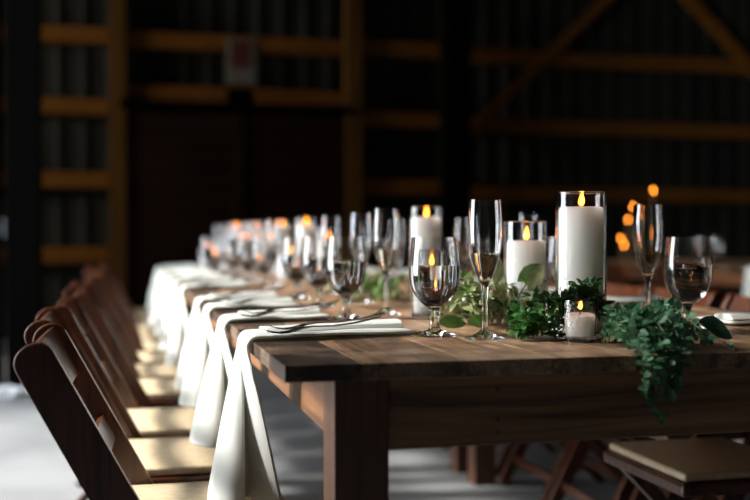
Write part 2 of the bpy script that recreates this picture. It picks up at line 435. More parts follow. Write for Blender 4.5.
# ------------------------------------------------------------------ folding chairs (local: back top at x=0, faces +x)
CW = 0.405
def make_chair():
    c = thing('folding_chair', '', 'chair')
    top = Vector((0, 0, 0.765)); foot = Vector((0.412, 0, 0.0))
    ax = (foot - top).normalized(); nrm = Vector((-ax.z, 0, ax.x)).normalized()   # nrm points forward/up
    if nrm.x < 0: nrm = -nrm
    w = 0.064; th = 0.021; L = (foot - top).length
    for y in (0, CW - th):
        bm = bmesh.new()
        prof = []
        # rounded top seen from the side, then straight
        r = w / 2
        for k in range(9):
            a = math.pi * (1 - k / 8)
            prof.append((r - math.sin(a) * r * 0.85, math.cos(a) * r))
        wl = lambda s: r * (1 - 0.35 * max(0, (s - 0.45) / (L - 0.45)))
        for s in (0.25, 0.45, L): prof.append((s, wl(s)))
        for s in (L, 0.45, 0.25): prof.append((s, -wl(s)))
        P = [top + ax * s + nrm * q for s, q in prof]
        for p in P: p.z = max(p.z, 0.0)
        A = [bm.verts.new(p + Vector((0, y, 0))) for p in P]; B = [bm.verts.new(p + Vector((0, y + th, 0))) for p in P]
        n = len(P)
        bm.faces.new(A); bm.faces.new(B[::-1])
        for k in range(n): bm.faces.new((A[k], B[k], B[(k + 1) % n], A[(k + 1) % n]))
        bmesh.ops.bevel(bm, geom=[e for e in bm.edges if abs(e.verts[0].co.y - e.verts[1].co.y) < 1e-6], offset=0.003, segments=2, affect='EDGES', profile=0.5)
        obj('stile', bm, M['chair'], c)
    # two back slats, bowed slightly
    for (s0, hh) in ((0.066, 0.10), (0.235, 0.05)):
        bm = bmesh.new(); ring = []
        for k in range(9):
            f = k / 8; y = th * 0.6 + (CW - 1.2 * th) * f
            bow = -0.012 * math.sin(math.pi * f)
            q = []
            for (ds, dn) in ((-hh / 2, -0.006), (hh / 2, -0.006), (hh / 2, 0.006), (-hh / 2, 0.006)):
                p = top + ax * (s0 + ds) + nrm * (dn + bow + 0.012); q.append(bm.verts.new((p.x, y, p.z)))
            ring.append(q)
        for A, B in zip(ring, ring[1:]):
            for k in range(4): bm.faces.new((A[k], A[(k + 1) % 4], B[(k + 1) % 4], B[k]))
        bm.faces.new(ring[0][::-1]); bm.faces.new(ring[-1])
        obj('back_slat', bm, M['chair'], c)
    # rear legs, from under the seat front to the floor behind
    for y in (th + 0.004, CW - 2 * th - 0.004):
        bm = bmesh.new()
        p0 = Vector((0.40, y + th / 2, 0.405)); p1 = Vector((0.02, y + th / 2, 0.0))
        bar(bm, p0, p1, 0.034, th, (0, 1, 0), 0.003)
        for v in bm.verts: v.co.z = max(v.co.z, 0.0)
        obj('rear_leg', bm, M['chair'], c)
    for (x, z) in ((0.11, 0.095), (0.36, 0.1)):
        bm = bmesh.new(); bar(bm, (x, th, z), (x, CW - th, z), 0.028, 0.014, (1, 0, 0), 0.002)
        obj('stretcher', bm, M['chair'], c)
    # seat frame and upholstered pad
    bm = bmesh.new(); box(bm, 0.125, 0.45, th + 0.002, CW - th - 0.002, 0.405, 0.432, 0.006)
    obj('seat_frame', bm, M['chair'], c)
    bm = bmesh.new(); box(bm, 0.14, 0.44, th + 0.012, CW - th - 0.012, 0.433, 0.452, 0.008, 3)
    obj('seat_pad', bm, M['pad'], c, True)
    for y in (-0.003, CW):
        bm = lathe([(0, 0), (0.008, 0), (0.007, 0.003), (0, 0.003)], 10)
        for v in bm.verts: v.co = Vector((v.co.x, v.co.z, v.co.y))
        p = top + ax * 0.40
        obj('pivot_bolt', bm, M['steel'], c, True, (p.x, y, p.z))
    return c

def ypos(d): return d / cs * 1.0
chair0 = make_chair()
# along-table positions (Y of the near stile) of the left-hand chairs
left_chairs = [1.70, 2.17, 2.62, 3.24, 3.66, 4.10, 4.54, 4.98, 5.42, 5.86, 6.32, 6.80]
joff = [-0.037, -0.06, -0.05, -0.015, -0.06, -0.01, 0.015, 0.0, 0.01, -0.06, 0.01, 0.0, 0.01, 0.0, 0.01]
for i, (y, jx) in enumerate(zip(left_chairs, joff)):
    loc = (-0.105 + jx, y, 0)
    o = chair0 if i == 0 else dup(chair0, loc, 0)
    o.location = loc; o.rotation_euler = (0, 0, R([0, 1.0, -0.8, 0.6, -0.5, 0.8][i % 6] if i else 0))
    o['group'] = 'folding chairs along the left of the table'
    o['label'] = ('dark wooden folding chair nearest the camera on the table\'s left side' if i == 0 else
                  '%s dark wooden folding chair from the camera on the table\'s left side' % ORD[i])
right_chairs = [(1.55, 2.27), (1.80, 2.78), (1.80, 3.25), (1.80, 3.68), (1.84, 4.22), (1.8, 4.75), (1.8, 5.25), (1.8, 5.75)]
for i, (x, y) in enumerate(right_chairs):
    o = dup(chair0, (x, y, 0), math.pi)
    o['group'] = 'folding chairs along the right of the table'
    o['label'] = ('ivory padded folding chair under the near right end of the table' if i == 0 else
                  '%s folding chair from the camera on the table\'s right side' % ORD[i])

# ------------------------------------------------------------------ place settings: napkins
DRAPE = [(-0.005, 0.185), (-0.035, 0.15), (-0.062, 0.09), (-0.058, 0.035), (-0.030, 0.0), (-0.004, -0.012), (0.004, 0.03), (0.0, 0.075), (0.016, 0.07), (0.030, 0.02), (0.056, -0.012), (0.058, 0.03), (0.05, 0.085)]
def napkin_mesh(drop=0.268, inner=0.31, wid=0.135, skew=0.1, seed=0, flare=1.0):
    rnd = random.Random(seed)
    bm = bmesh.new(); rows = []
    nc = len(DRAPE)
    ph = rnd.uniform(0, 6)
    amp = rnd.uniform(0.85, 1.1)
    r = 0.018; th = 0.004
    # path: (x, z, t) t<0 on table, t 0..1 drape
    path = []
    for k in range(9):
        f = 1 - k / 8; path.append((0.008 + inner * f, 0.0085, 0.0, f))
    for k in range(1, 7):
        a = math.pi / 2 * k / 6
        path.append((0.008 - r * math.sin(a) - 0.001, 0.0085 - r + r * math.cos(a), 0.0, 0))
    for k in range(1, 13):
        f = k / 12; path.append((-0.0115, 0.0085 - r - (drop - r) * f, f, 0))
    for (x, z, t, f) in path:
        row = []
        for j, (dx, dy) in enumerate(DRAPE):
            s = j / (nc - 1)
            y_flat = wid * (1 - s)
            b = t ** 0.9 * flare
            y = y_flat * (1 - b) + dy * amp * b + skew * f * inner
            zz = z
            xx = x + dx * b * amp
            if t == 0 and f > 0: zz += 0.0012 * math.sin(9 * f + 5 * s + ph)
            if t > 0: xx -= 0.004 * math.sin(6 * s + ph) * t
            row.append(bm.verts.new((xx, y, zz)))
        rows.append(row)
    for A, B in zip(rows, rows[1:]):
        for j in range(nc - 1): bm.faces.new((A[j], A[j + 1], B[j + 1], B[j]))
    return bm

def fold_mesh(inner=0.31, wid=0.135, skew=0.1, seed=0):
    """upper folded layer lying on the back half"""
    rnd = random.Random(seed + 50); ph = rnd.uniform(0, 6)
    bm = bmesh.new(); rows = []
    for k in range(13):
        f = k / 12; x = 0.03 + (inner - 0.035) * f
        row = []
        prof = [(0.05, 0.0125), (0.056, 0.018), (0.075, 0.021), (0.10, 0.022), (0.122, 0.020), (0.13, 0.014), (0.128, 0.0125)]
        for (y, z) in prof:
            h = (z - 0.0125) * (0.55 + 0.75 * f)
            row.append(bm.verts.new((x + 0.004 * math.sin(y * 60 + ph), y + skew * f * inner, 0.0127 + h + 0.0008 * math.sin(8 * f + ph))))
        rows.append(row)
    for A, B in zip(rows, rows[1:]):
        for j in range(len(A) - 1): bm.faces.new((A[j], A[j + 1], B[j + 1], B[j]))
        bm.faces.new((A[-1], A[0], B[0], B[-1]))
    bm.faces.new(rows[0][::-1]); bm.faces.new(rows[-1])
    return bm

def cloth_mods(o, th=0.006):
    m = o.modifiers.new('thick', 'SOLIDIFY'); m.thickness = th; m.offset = 0
    s = o.modifiers.new('sub', 'SUBSURF'); s.levels = 1; s.render_levels = 1

def make_napkin(label, x, y, z=ZT, rz=0, seed=0, **kw):
    o = obj('napkin', napkin_mesh(seed=seed, **kw), M['napkin'], None, True, (x, y, z))
    cloth_mods(o); o.rotation_euler = (0, 0, rz)
    tag(o, label, 'napkin', 'ivory napkins draped over the table edge')
    kw.pop('drop', None); kw.pop('flare', None)
    obj('fold', fold_mesh(seed=seed, **kw), M['napkin'], o, True)
    return o

def make_fork():
    f = thing('fork', '', 'fork')
    # local: tines at -x, handle to +x, lifted at the handle end
    bm = bmesh.new()
    def ribbon(pts, ws, t=0.0022):
        rows = []
        for (x, z), w in zip(pts, ws):
            rows.append([bm.verts.new((x, s * w / 2, z + h)) for (s, h) in ((-1, 0), (1, 0), (1, t), (-1, t))])
        for A, B in zip(rows, rows[1:]):
            for k in range(4): bm.faces.new((A[k], A[(k + 1) % 4], B[(k + 1) % 4], B[k]))
        bm.faces.new(rows[0][::-1]); bm.faces.new(rows[-1])
    ribbon([(-0.045, 0.0), (-0.035, 0.002), (-0.02, 0.006), (0.0, 0.008), (0.04, 0.008), (0.08, 0.012), (0.115, 0.019), (0.128, 0.0215)],
           [0.02, 0.023, 0.018, 0.007, 0.006, 0.009, 0.0125, 0.009])
    obj('handle', bm, M['steel'], f)
    bm = bmesh.new()
    for k in range(4):
        y = -0.0085 + 0.00567 * k
        tube(bm, [(-0.042, y, 0.0012), (-0.06, y, 0.0), (-0.075, y, 0.002), (-0.088, y * 0.95, 0.007)], [0.0016, 0.0015, 0.0013, 0.0006], 6)
    obj('tines', bm, M['steel'], f, True)
    return f
fork0 = make_fork(); fork_used = [False]
def put_fork(x, y, z, rz, label, ry=0):
    if fork_used[0]: o = dup(fork0, (x, y, z), rz)
    else: o = fork0; fork_used[0] = True
    o.location = (x, y, z); o.rotation_euler = (0, ry, rz); o['label'] = label; o['group'] = 'forks laid on the napkins'

left_nap = [1.785, 2.177, 2.571, 2.89, 3.64, 4.08, 4.50, 4.92, 5.34, 5.74, 6.10]
for i, y in enumerate(left_nap):
    lab = 'ivory cloth napkin nearest the camera, draped over the table\'s left edge' if i == 0 else \
          '%s ivory napkin from the camera draped over the table\'s left edge' % ORD[i]
    make_napkin(lab, TX0, y, seed=i, drop=[0.292 if i == 0 else 0.27, 0.265, 0.245, 0.25][i % 4], inner=0.295 if i == 0 else 0.215, skew=0.16 if i < 4 else 0.08)
    if i < 6:
        for q, (dx, dy, nm) in enumerate(((0.105, -0.002, 'front'), (0.118, 0.026, 'rear'))):
            put_fork(TX0 + dx, y + dy + 0.02, ZT + 0.0145 + 0.004 * q, R(8),
                     '%s fork of the two on the %s napkin along the left edge' % (nm, ORD[i]))
right_nap = [2.01, 2.66, 3.12, 3.6, 4.15, 4.62, 5.1]
for i, y in enumerate(right_nap):
    make_napkin('%s ivory napkin from the camera along the table\'s right edge' % ORD[i] if i else 'ivory folded napkin at the near right of the table',
                TX1, y, rz=math.pi, seed=40 + i, skew=0.05, inner=0.255, drop=0.03 if i == 0 else 0.26, flare=0.08 if i == 0 else 1.0)
    if i < 1:
        put_fork(TX1 - 0.13, y - 0.05, ZT + 0.013, R(183), 'steel fork on the folded napkin at the near right of the table')

# ------------------------------------------------------------------ glassware
def glass_obj(outer, inner, parent, name):
    prof = [(0, outer[0][1])] + smoothprof(outer, 4) + smoothprof(inner, 4)
    return obj(name, lathe(prof, 44), M['glass'], parent, True)
GO_foot = [(0.040, 0.0), (0.0415, 0.0015), (0.030, 0.006), (0.013, 0.0115), (0.0095, 0.018)]
GO = GO_foot + [(0.0085, 0.032), (0.0098, 0.046), (0.0125, 0.051), (0.020, 0.0565), (0.033, 0.069), (0.0430, 0.090), (0.0463, 0.115), (0.0455, 0.138), (0.0430, 0.162), (0.0410, 0.1795)]
GI = [(0.0398, 0.1795), (0.0418, 0.162), (0.0443, 0.138), (0.0450, 0.115), (0.0415, 0.091), (0.0315, 0.071), (0.0185, 0.0595), (0.0, 0.0565)]
FO = [(0.0345, 0.0), (0.0355, 0.0015), (0.022, 0.006), (0.008, 0.015), (0.0050, 0.03), (0.0048, 0.065), (0.0062, 0.09), (0.0115, 0.104), (0.019, 0.121), (0.0255, 0.142), (0.0295, 0.163), (0.0310, 0.182), (0.0311, 0.202), (0.0300, 0.225), (0.0287, 0.245)]
FI = [(0.0276, 0.245), (0.0289, 0.225), (0.0299, 0.202), (0.0298, 0.182), (0.0283, 0.163), (0.0242, 0.142), (0.0175, 0.1215), (0.009, 0.107), (0.0, 0.102)]
def liquid(inner, level, eps=0.0004):
    pr = [p for p in smoothprof(inner, 6)][::-1]
    out = [(0, pr[0][1] - eps)]
    last = None
    for r, z in pr:
        if z >= level:
            f = (level - last[1]) / (z - last[1]); out.append((last[0] + (r - last[0]) * f + eps, level)); break
        if r > 0: out.append((r + eps, z - eps * 0.5))
        last = (r, z)
    out.append((0, level))
    return lathe(out, 44)
def make_goblet():
    g = thing('water_goblet', '', 'glass'); glass_obj(GO, GI, g, 'goblet_glass')
    obj('water', liquid(GI, 0.128), M['water'], g, True); return g
def make_flute():
    g = thing('champagne_flute', '', 'glass'); glass_obj(FO, FI, g, 'flute_glass')
    obj('champagne', liquid(FI, 0.151), M['champ'], g, True); return g
gob0, flu0 = make_goblet(), make_flute()
used = {}
def put(proto, x, y, label, group, z=ZT + 0.0006, rz=0):
    o = proto if proto.name not in used else dup(proto, (x, y, z), rz)
    used[proto.name] = 1
    o.location = (x, y, z); o.rotation_euler = (0, 0, rz); o['label'] = label; o['group'] = group
    return o
gl = [at(434.5, 1.904), at(346, 2.3), at(319, 2.68), at(297, 3.05)]
fl = [at(485, 1.85), at(386, 2.42), at(361, 2.86), at(331, 3.3)]
for y in left_nap[4:]:
    y = min(y, 5.9)+0.0*y
    gl.append((0.50 + random.uniform(-0.012, 0.012), y + 0.10)); fl.append((0.56 + random.uniform(-0.012, 0.012), y + 0.20))
for i, (x, y) in enumerate(gl):
    put(gob0, x, y, 'half-full water goblet nearest the camera, beside the near napkin\'s end' if i == 0 else
        '%s water goblet from the camera along the table\'s left side' % ORD[i], 'water goblets on the left side')
for i, (x, y) in enumerate(fl):
    put(flu0, x, y, 'tall champagne flute nearest the camera, right of the near goblet' if i == 0 else
        '%s champagne flute from the camera along the table\'s left side' % ORD[i], 'champagne flutes on the left side')
gr = [at(688, 2.02), at(562, 2.8), (1.16, 3.26), (1.15, 3.82), (1.16, 4.4)]
fr = [at(648, 2.14), at(528, 3.0), at(463, 3.6), (1.1, 4.1), (1.1, 4.65)]
for i, (x, y) in enumerate(gr):
    put(gob0, x, y, 'water goblet at far right of the photo, behind the eucalyptus' if i == 0 else
        '%s water goblet from the camera along the table\'s right side' % ORD[i], 'water goblets on the right side')
for i, (x, y) in enumerate(fr):
    put(flu0, x, y, 'champagne flute left of the rightmost goblet, behind the eucalyptus' if i == 0 else
        '%s champagne flute from the camera along the table\'s right side' % ORD[i], 'champagne flutes on the right side')

# ------------------------------------------------------------------ candles
def add_flame(c, z, k=1.0, dx=0.0):
    bm = bmesh.new(); tube(bm, [(0, 0, z - 0.006), (0.0005, 0, z + 0.004), (0.0015 + dx * 0.3, 0, z + 0.009)], 0.0009, 6)
    w = obj('wick', bm, M['wick'], c)
    pr = [(0, 0), (0.0028, 0.0015), (0.0050, 0.006), (0.0052, 0.010), (0.0038, 0.017), (0.0018, 0.024), (0.0, 0.031)]
    bm = lathe([(r * k, q * k * 0.9) for r, q in smoothprof(pr, 3)], 14)
    for v in bm.verts: v.co.x += dx * (v.co.z / 0.03) ** 1.5
    f = obj('flame', bm, M['flame'], c, True, (0.0008, 0, z + 0.006))
    return f
def make_vase(h, r):
    prof = [(0, 0), (r - 0.002, 0), (r, 0.002), (r, h - 0.0015), (r - 0.0012, h), (r - 0.0028, h - 0.0015), (r - 0.0028, 0.009), (r - 0.005, 0.007), (0, 0.0065)]
    return obj('cylinder_vase', lathe(prof, 48), M['vase'], None, True)
def make_pillar(h, r=0.0375, k=1.0):
    c = thing('pillar_candle', '', 'candle')
    pr = [(0, 0), (r - 0.002, 0), (r, 0.002), (r, h - 0.006), (r - 0.002, h - 0.001), (r - 0.006, h), (r - 0.014, h - 0.003), (0, h - 0.005)]
    obj('wax', lathe(pr, 40), M['wax'], c, True)
    add_flame(c, h - 0.004, k, random.uniform(-0.003, 0.003)); return c
kinds = {'tall': (0.263, 0.0470, 0.228, 0.0412), 'medium': (0.212, 0.0455, 0.165, 0.0395), 'short': (0.150, 0.0440, 0.105, 0.0385)}
protoV = {k: make_vase(v[0], v[1]) for k, v in kinds.items()}
protoP = {k: make_pillar(v[2], v[3]) for k, v in kinds.items()}
for k, o in protoV.items(): tag(o, '', 'vase')
XC_ = 0.85
candles = [('tall', at(581, 1.945), 'tallest clear cylinder vase, right of centre behind the small votive', 'tallest lit white pillar candle, right of centre'),
           ('medium', at(526, 2.16), 'medium clear cylinder vase just left of the tallest one', 'lit medium pillar candle just left of the tallest one'),
           ('tall', at(426, 2.9), 'tall clear cylinder vase rising behind the nearest goblet', 'lit tall pillar candle rising behind the nearest goblet'),
           ('short', at(431, 2.36), 'short clear cylinder vase close behind the nearest goblet', 'lit short pillar candle close behind the nearest goblet'),
           ('tall', at(306, 4.6), 'tall cylinder vase down the table, left of the second goblet', 'lit tall pillar candle down the table, left of the second goblet'),
           ('medium', at(327, 4.15), 'medium cylinder vase down the table behind the second goblet', 'lit medium pillar candle down the table behind the second goblet'),
           ('short', at(287.5, 4.3), 'short cylinder vase down the table, its flame low among the goblets', 'lit short pillar candle down the table, low among the goblets'),
           ('tall', at(282, 5.3), 'tall cylinder vase at the middle of the far table row', 'lit tall pillar candle at the middle of the far table row'),
           ('medium', at(268, 5.5), 'medium cylinder vase in the middle distance of the table row', 'lit medium pillar candle in the middle distance of the table row'),
           ('tall', at(259, 5.85), 'tall cylinder vase second from the far end of the row', 'lit tall pillar candle second from the far end of the row'),
           ('medium', at(244, 5.75), 'medium cylinder vase at the far end of the row', 'lit medium pillar candle at the far end of the row'),
           ('tall', at(236, 6.08), 'tall cylinder vase at the far end of the row', 'lit tall pillar candle at the far end of the row'),
           ('short', at(228.5, 5.62), 'short cylinder vase at the far end of the row', 'lit short pillar candle at the far end of the row'),
           ('short', at(206.5, 6.1), 'short cylinder vase farthest left, at the dark end of the row', 'lit short pillar candle farthest left, at the dark end of the row')]
seen = {}
for kind, (x, y), lv, lc in candles:
    first = kind not in seen; seen[kind] = 1
    v = protoV[kind] if first else dup(protoV[kind], (x, y, ZT))
    v.location = (x, y, ZT + 0.0006); v['label'] = lv; v['group'] = 'cylinder vases down the table centre'
    c = protoP[kind] if first else dup(protoP[kind], (x, y, ZT))
    c.location = (x - 0.0, y, ZT + 0.0078); c['label'] = lc; c['group'] = 'pillar candles in cylinder vases'
    c.rotation_euler = (0, 0, random.uniform(-0.5, 0.5))
# votive at the front
vx, vy = at(580, 1.80)
vt = lathe([(0, 0), (0.0255, 0), (0.0275, 0.002), (0.0305, 0.0705), (0.0298, 0.072), (0.0283, 0.0705), (0.0255, 0.0105), (0.023, 0.009), (0, 0.009)], 40)
o = obj('votive_holder', vt, M['vase'], None, True, (vx, vy, ZT + 0.0006)); tag(o, 'small clear glass votive holder in front of the tallest vase', 'candle holder')
c = thing('votive_candle', 'short white votive candle burning in the small glass holder', 'candle', (vx, vy, ZT + 0.010))
obj('wax', lathe([(0, 0), (0.0245, 0), (0.0268, 0.034), (0.0245, 0.0352), (0, 0.034)], 36), M['wax'], c, True)
add_flame(c, 0.037, 0.62, 0.004)

# ------------------------------------------------------------------ greenery
def leaf(bm, base, d, up, L, W, curl=0.15, fold=0.2, tipy=0.55):
    d = d.normalized(); side = d.cross(up)
    if side.length < 1e-4: side = d.cross(Vector((1, 0, 0)))
    side.normalize(); n = side.cross(d).normalized()
    st = [(0.0, 0.05), (0.18, 0.62), (0.42, 1.0), (0.68, 0.86), (0.88, 0.45), (1.0, 0.0)]
    prev = None
    for f, w in st:
        c = base + d * (L * f) + n * (-curl * L * f * f)
        hw = W / 2 * w
        if w == 0:
            v = bm.verts.new(c)
            bm.faces.new((prev[0], prev[1], v)); bm.faces.new((prev[1], prev[2], v)); break
        row = [bm.verts.new(c + side * hw + n * (fold * hw)), bm.verts.new(c), bm.verts.new(c - side * hw + n * (fold * hw))]
        if prev:
            bm.faces.new((prev[0], prev[1], row[1], row[0])); bm.faces.new((prev[1], prev[2], row[2], row[1]))
        prev = row

def bez(p, n):
    out = []
    for k in range(n):
        t = k / (n - 1)
        q = [Vector(v) for v in p]
        while len(q) > 1: q = [a.lerp(b, t) for a, b in zip(q, q[1:])]
        out.append(q[0])
    return out

AVOID = [(x, y, 0.050) for _, (x, y), _a, _b in candles] + [(vx, vy, 0.033)] + [(x, y, 0.044) for x, y in gl + gr] + [(x, y, 0.037) for x, y in fl + fr]
def blocked(parent, p, m=0.0):
    x = parent.location.x + p.x * parent.scale.x; y = parent.location.y + p.y * parent.scale.y
    return any((x - a) ** 2 + (y - b) ** 2 < (r + m) ** 2 for a, b, r in AVOID)

def sprig(parent, ctrl, mat, L, W, pairs, rnd, spread=0.9, curl=0.15, leafname='leaves', kind='sprig', floor_=0.003, upb=(0, 0, 1)):
    pts = bez(ctrl, max(6, pairs + 1))
    for i, p in enumerate(pts):
        if blocked(parent, p, 0.003):
            pts = pts[:i]; break
    if len(pts) < 3: return None
    bm = bmesh.new(); n = len(pts)
    tube(bm, pts, [0.0016 * (1 - 0.6 * i / (n - 1)) for i in range(n)], 5)
    s = obj(kind, bm, M['stem'], parent, True)
    bm = bmesh.new()
    tot = n
    for i in range(1, n):
        p = pts[i]; d = (pts[i] - pts[i - 1]).normalized()
        ang = rnd.uniform(0, math.pi)
        a = d.cross(Vector((0.1, 0.2, 1)).normalized()).normalized(); b = d.cross(a)
        for sgn in (0, 1):
            th = ang + sgn * math.pi + rnd.uniform(-0.3, 0.3)
            out = a * math.cos(th) + b * math.sin(th)
            dirv = (d * rnd.uniform(0.3, 0.7) + out * spread)
            if p.z < 0.02 + (parent.get('_z', 0)) and dirv.z < 0: dirv.z *= -0.3
            k = rnd.uniform(0.7, 1.1) * (1 - 0.35 * i / n)
            up = Vector(upb) + Vector((rnd.uniform(-.5, .5), rnd.uniform(-.5, .5), rnd.uniform(-.2, .2)))
            if blocked(parent, p + dirv.normalized() * L * k, 0.002) or blocked(parent, p + dirv.normalized() * L * k * 0.5, W * 0.4): continue
            leaf(bm, p, dirv, up, L * k, W * k, curl * rnd.uniform(0.3, 1.6), rnd.uniform(0.1, 0.4))
        if i == n - 1 and not blocked(parent, p + d * L * 0.7, 0.004): leaf(bm, p, d, Vector((0, 0, 1)), L * 0.7, W * 0.7)
    if floor_ is not None:
        for v in bm.verts:
            over = (v.co.y + parent.location.y) > TY0 - 0.002
            if over: v.co.z = max(v.co.z, floor_)
            elif v.co.z < 0.02 and (v.co.y + parent.location.y) > TY0 - 0.004 : v.co.y = TY0 - 0.004 - parent.location.y
    obj(leafname, bm, mat, s, True)
    return s

def florets(parent, centres, rnd, r=0.0014, n=20, spread=0.014, mat='flower', name='flower_spray'):
    bm = bmesh.new()
    for c in centres:
        c = Vector(c)
        for k in range(n):
            p = c + Vector((rnd.gauss(0, spread), rnd.gauss(0, spread), rnd.gauss(0, spread * 0.8)))
            p.z = max(p.z, 0.004)
            if blocked(parent, p, 0.004): continue
            rr = r * rnd.uniform(0.7, 1.2)
            q = bmesh.ops.create_icosphere(bm, subdivisions=1, radius=rr)
            for v in q['verts']: v.co += p
            if k % 3 == 0: tube(bm, [c + Vector((0, 0, -spread)), (c + p) / 2, p], 0.0004, 3)
    return obj(name, bm, M[mat], parent, True)

# 1. eucalyptus spilling over the front edge
rnd = random.Random(3)
ex, ey = 0.812, 1.57
e1 = thing('eucalyptus_bunch', 'bushy dark eucalyptus bunch spilling over the table\'s front edge', 'greenery', (ex, ey, ZT))
for i in range(48):
    sx_ = rnd.uniform(-0.034, 0.085); sy_ = rnd.uniform(-0.02, 0.07)
    tx = sx_ + rnd.uniform(-0.03, 0.03); h = rnd.uniform(0.015, 0.055)
    fwd = rnd.uniform(-0.04, -0.14)
    if i % 3 == 0 and -0.08 < tx < 0.07:   # over the edge
        ctrl = [(sx_, sy_, 0.01), (sx_, sy_ - 0.06, h + 0.03), (tx * 0.5, -0.165, h + 0.01), (tx * 0.6 - 0.018, -0.145, -rnd.uniform(0.005, 0.05))]
    else:
        ctrl = [(sx_, sy_ + 0.03, 0.006), (sx_, sy_, h + 0.03), (tx, sy_ + fwd * 0.6, h + 0.02), (tx * 1.1, max(sy_ + fwd, -0.12), h * 0.6)]
    sprig(e1, ctrl, M['euc'], 0.024, 0.0165, rnd.randint(7, 9), rnd, upb=(0, -0.7, 0.7))
for (a, b, c_) in ((-0.032, -0.138, -0.075), (-0.022, -0.142, -0.088), (-0.05, -0.14, -0.045), (-0.002, -0.14, -0.055), (-0.04, -0.14, -0.06), (-0.012, -0.145, -0.045)):
    sprig(e1, [(0.0, -0.03, 0.05), (a, -0.11, 0.065), (a, -0.15, 0.03), (a + 0.006, b, c_)], M['euc'], 0.022, 0.016, 12, rnd, upb=(0, -1, 0.35), spread=0.6)
for (p0, d, L) in (((0.085, -0.075, 0.046), (0.95, -0.1, -0.25), 0.07), ((0.06, 0.03, 0.05), (0.7, 0.1, 0.25), 0.06)):
    bm = bmesh.new(); leaf(bm, Vector(p0), Vector(d), Vector((0.1, -0.9, 0.75)), L, L * 0.62, 0.25, 0.12)
    for v in bm.verts: v.co.z = max(v.co.z, 0.003)
    obj('broad_leaf', bm, M['broad'], e1, True)
florets(e1, [(-0.075, 0.05, 0.045), (-0.095, 0.04, 0.035), (-0.055, 0.07, 0.05)], rnd)

# 2. dark boxwood-like bunch in front of the tallest vase
bx, by = at(548, 1.86)
e2 = thing('boxwood_bunch', 'dark small-leaved green bunch at the foot of the tallest vase', 'greenery', (bx, by, ZT))
for i in range(54):
    sx_ = rnd.uniform(-0.065, 0.085); sy_ = rnd.uniform(-0.035, 0.045)
    if sx_ > 0.0: sy_ = rnd.uniform(-0.024, 0.004)
    hmax = 0.06 + 0.045 * min(1, max(0, (sx_ + 0.06) / 0.1)); h = rnd.uniform(0.35, 0.95) * hmax
    k_ = 1 if sx_ < 0 else 0.15
    ctrl = [(sx_ * 0.7, sy_ + 0.02 * k_, 0.005), (sx_ * 0.85, sy_, h * 0.9), (sx_, sy_ - 0.01 * k_, h), (sx_ * 1.15 + rnd.uniform(-.02, .02), sy_ - (0.02 if sx_ < 0 else 0.0), h + rnd.uniform(-0.02, 0.012))]
    sprig(e2, ctrl, M['box'], 0.025, 0.0165, rnd.randint(7, 10), rnd)
for (p0, d, L) in (((-0.03, -0.04, 0.012), (1, -0.3, 0.0), 0.06), ((-0.02, -0.045, 0.02), (0.9, -0.4, -0.1), 0.05), ((0.0, -0.03, 0.045), (-0.1, -0.4, -0.9), 0.045), ((0.095, 0.02, 0.05), (0.6, 0, 0.25), 0.05), ((0.09, 0.01, 0.035), (0.8, 0, 0.1), 0.045)):
    bm = bmesh.new(); leaf(bm, Vector(p0), Vector(d), Vector((0, -0.4, 1)), L, L * 0.38, 0.15, 0.15)
    for v in bm.verts: v.co.z = max(v.co.z, 0.003)
    obj('broad_leaf', bm, M['broad'], e2, True)
florets(e2, [(0.0, -0.02, 0.055), (0.03, -0.015, 0.085), (-0.012, -0.03, 0.04), (0.055, -0.01, 0.088), (0.075, -0.008, 0.08)], rnd, n=16)

# 3. pale variegated foliage with hydrangea
hx, hy = at(493, 2.10)
e3 = thing('hydrangea_bunch', 'pale yellow-green hydrangea and leaf bunch left of the medium vase', 'greenery', (hx, hy, ZT)); e3.scale = (1.22, 1.22, 1.22)
for (c0, r0) in (((-0.005, 0.0, 0.05), 0.036), ((-0.055, 0.06, 0.04), 0.032)):
    bm = bmesh.new(); rr = random.Random(int(c0[0] * 1000))
    for k in range(150):
        v = Vector((rr.gauss(0, 1), rr.gauss(0, 1), rr.gauss(0, 1))).normalized()
        if v.z < -0.6: continue
        p = Vector(c0) + v * r0 * rr.uniform(0.85, 1.05)
        for q in range(3):
            t = v.cross(Vector((rr.uniform(-1, 1), rr.uniform(-1, 1), rr.uniform(-1, 1)))).normalized()
            leaf(bm, p, t + v * 0.3, v, 0.009, 0.007, 0.1, 0.1)
    for v in bm.verts: v.co.z = max(v.co.z, 0.003)
    obj('flower_head', bm, M['hydr'], e3, True)
for i in range(22):
    sx_ = rnd.uniform(-0.075, 0.06); sy_ = rnd.uniform(-0.05, 0.06); h = rnd.uniform(0.03, 0.085)
    ctrl = [(sx_ * 0.5, sy_ * 0.5, 0.006), (sx_ * 0.8, sy_ * 0.8, h * 0.9), (sx_, sy_, h), (sx_ * 1.3, sy_ * 1.3, h + rnd.uniform(-0.04, 0.02))]
    sprig(e3, ctrl, M['pale'] if i % 2 else M['bright'], 0.028, 0.015, rnd.randint(5, 7), rnd)
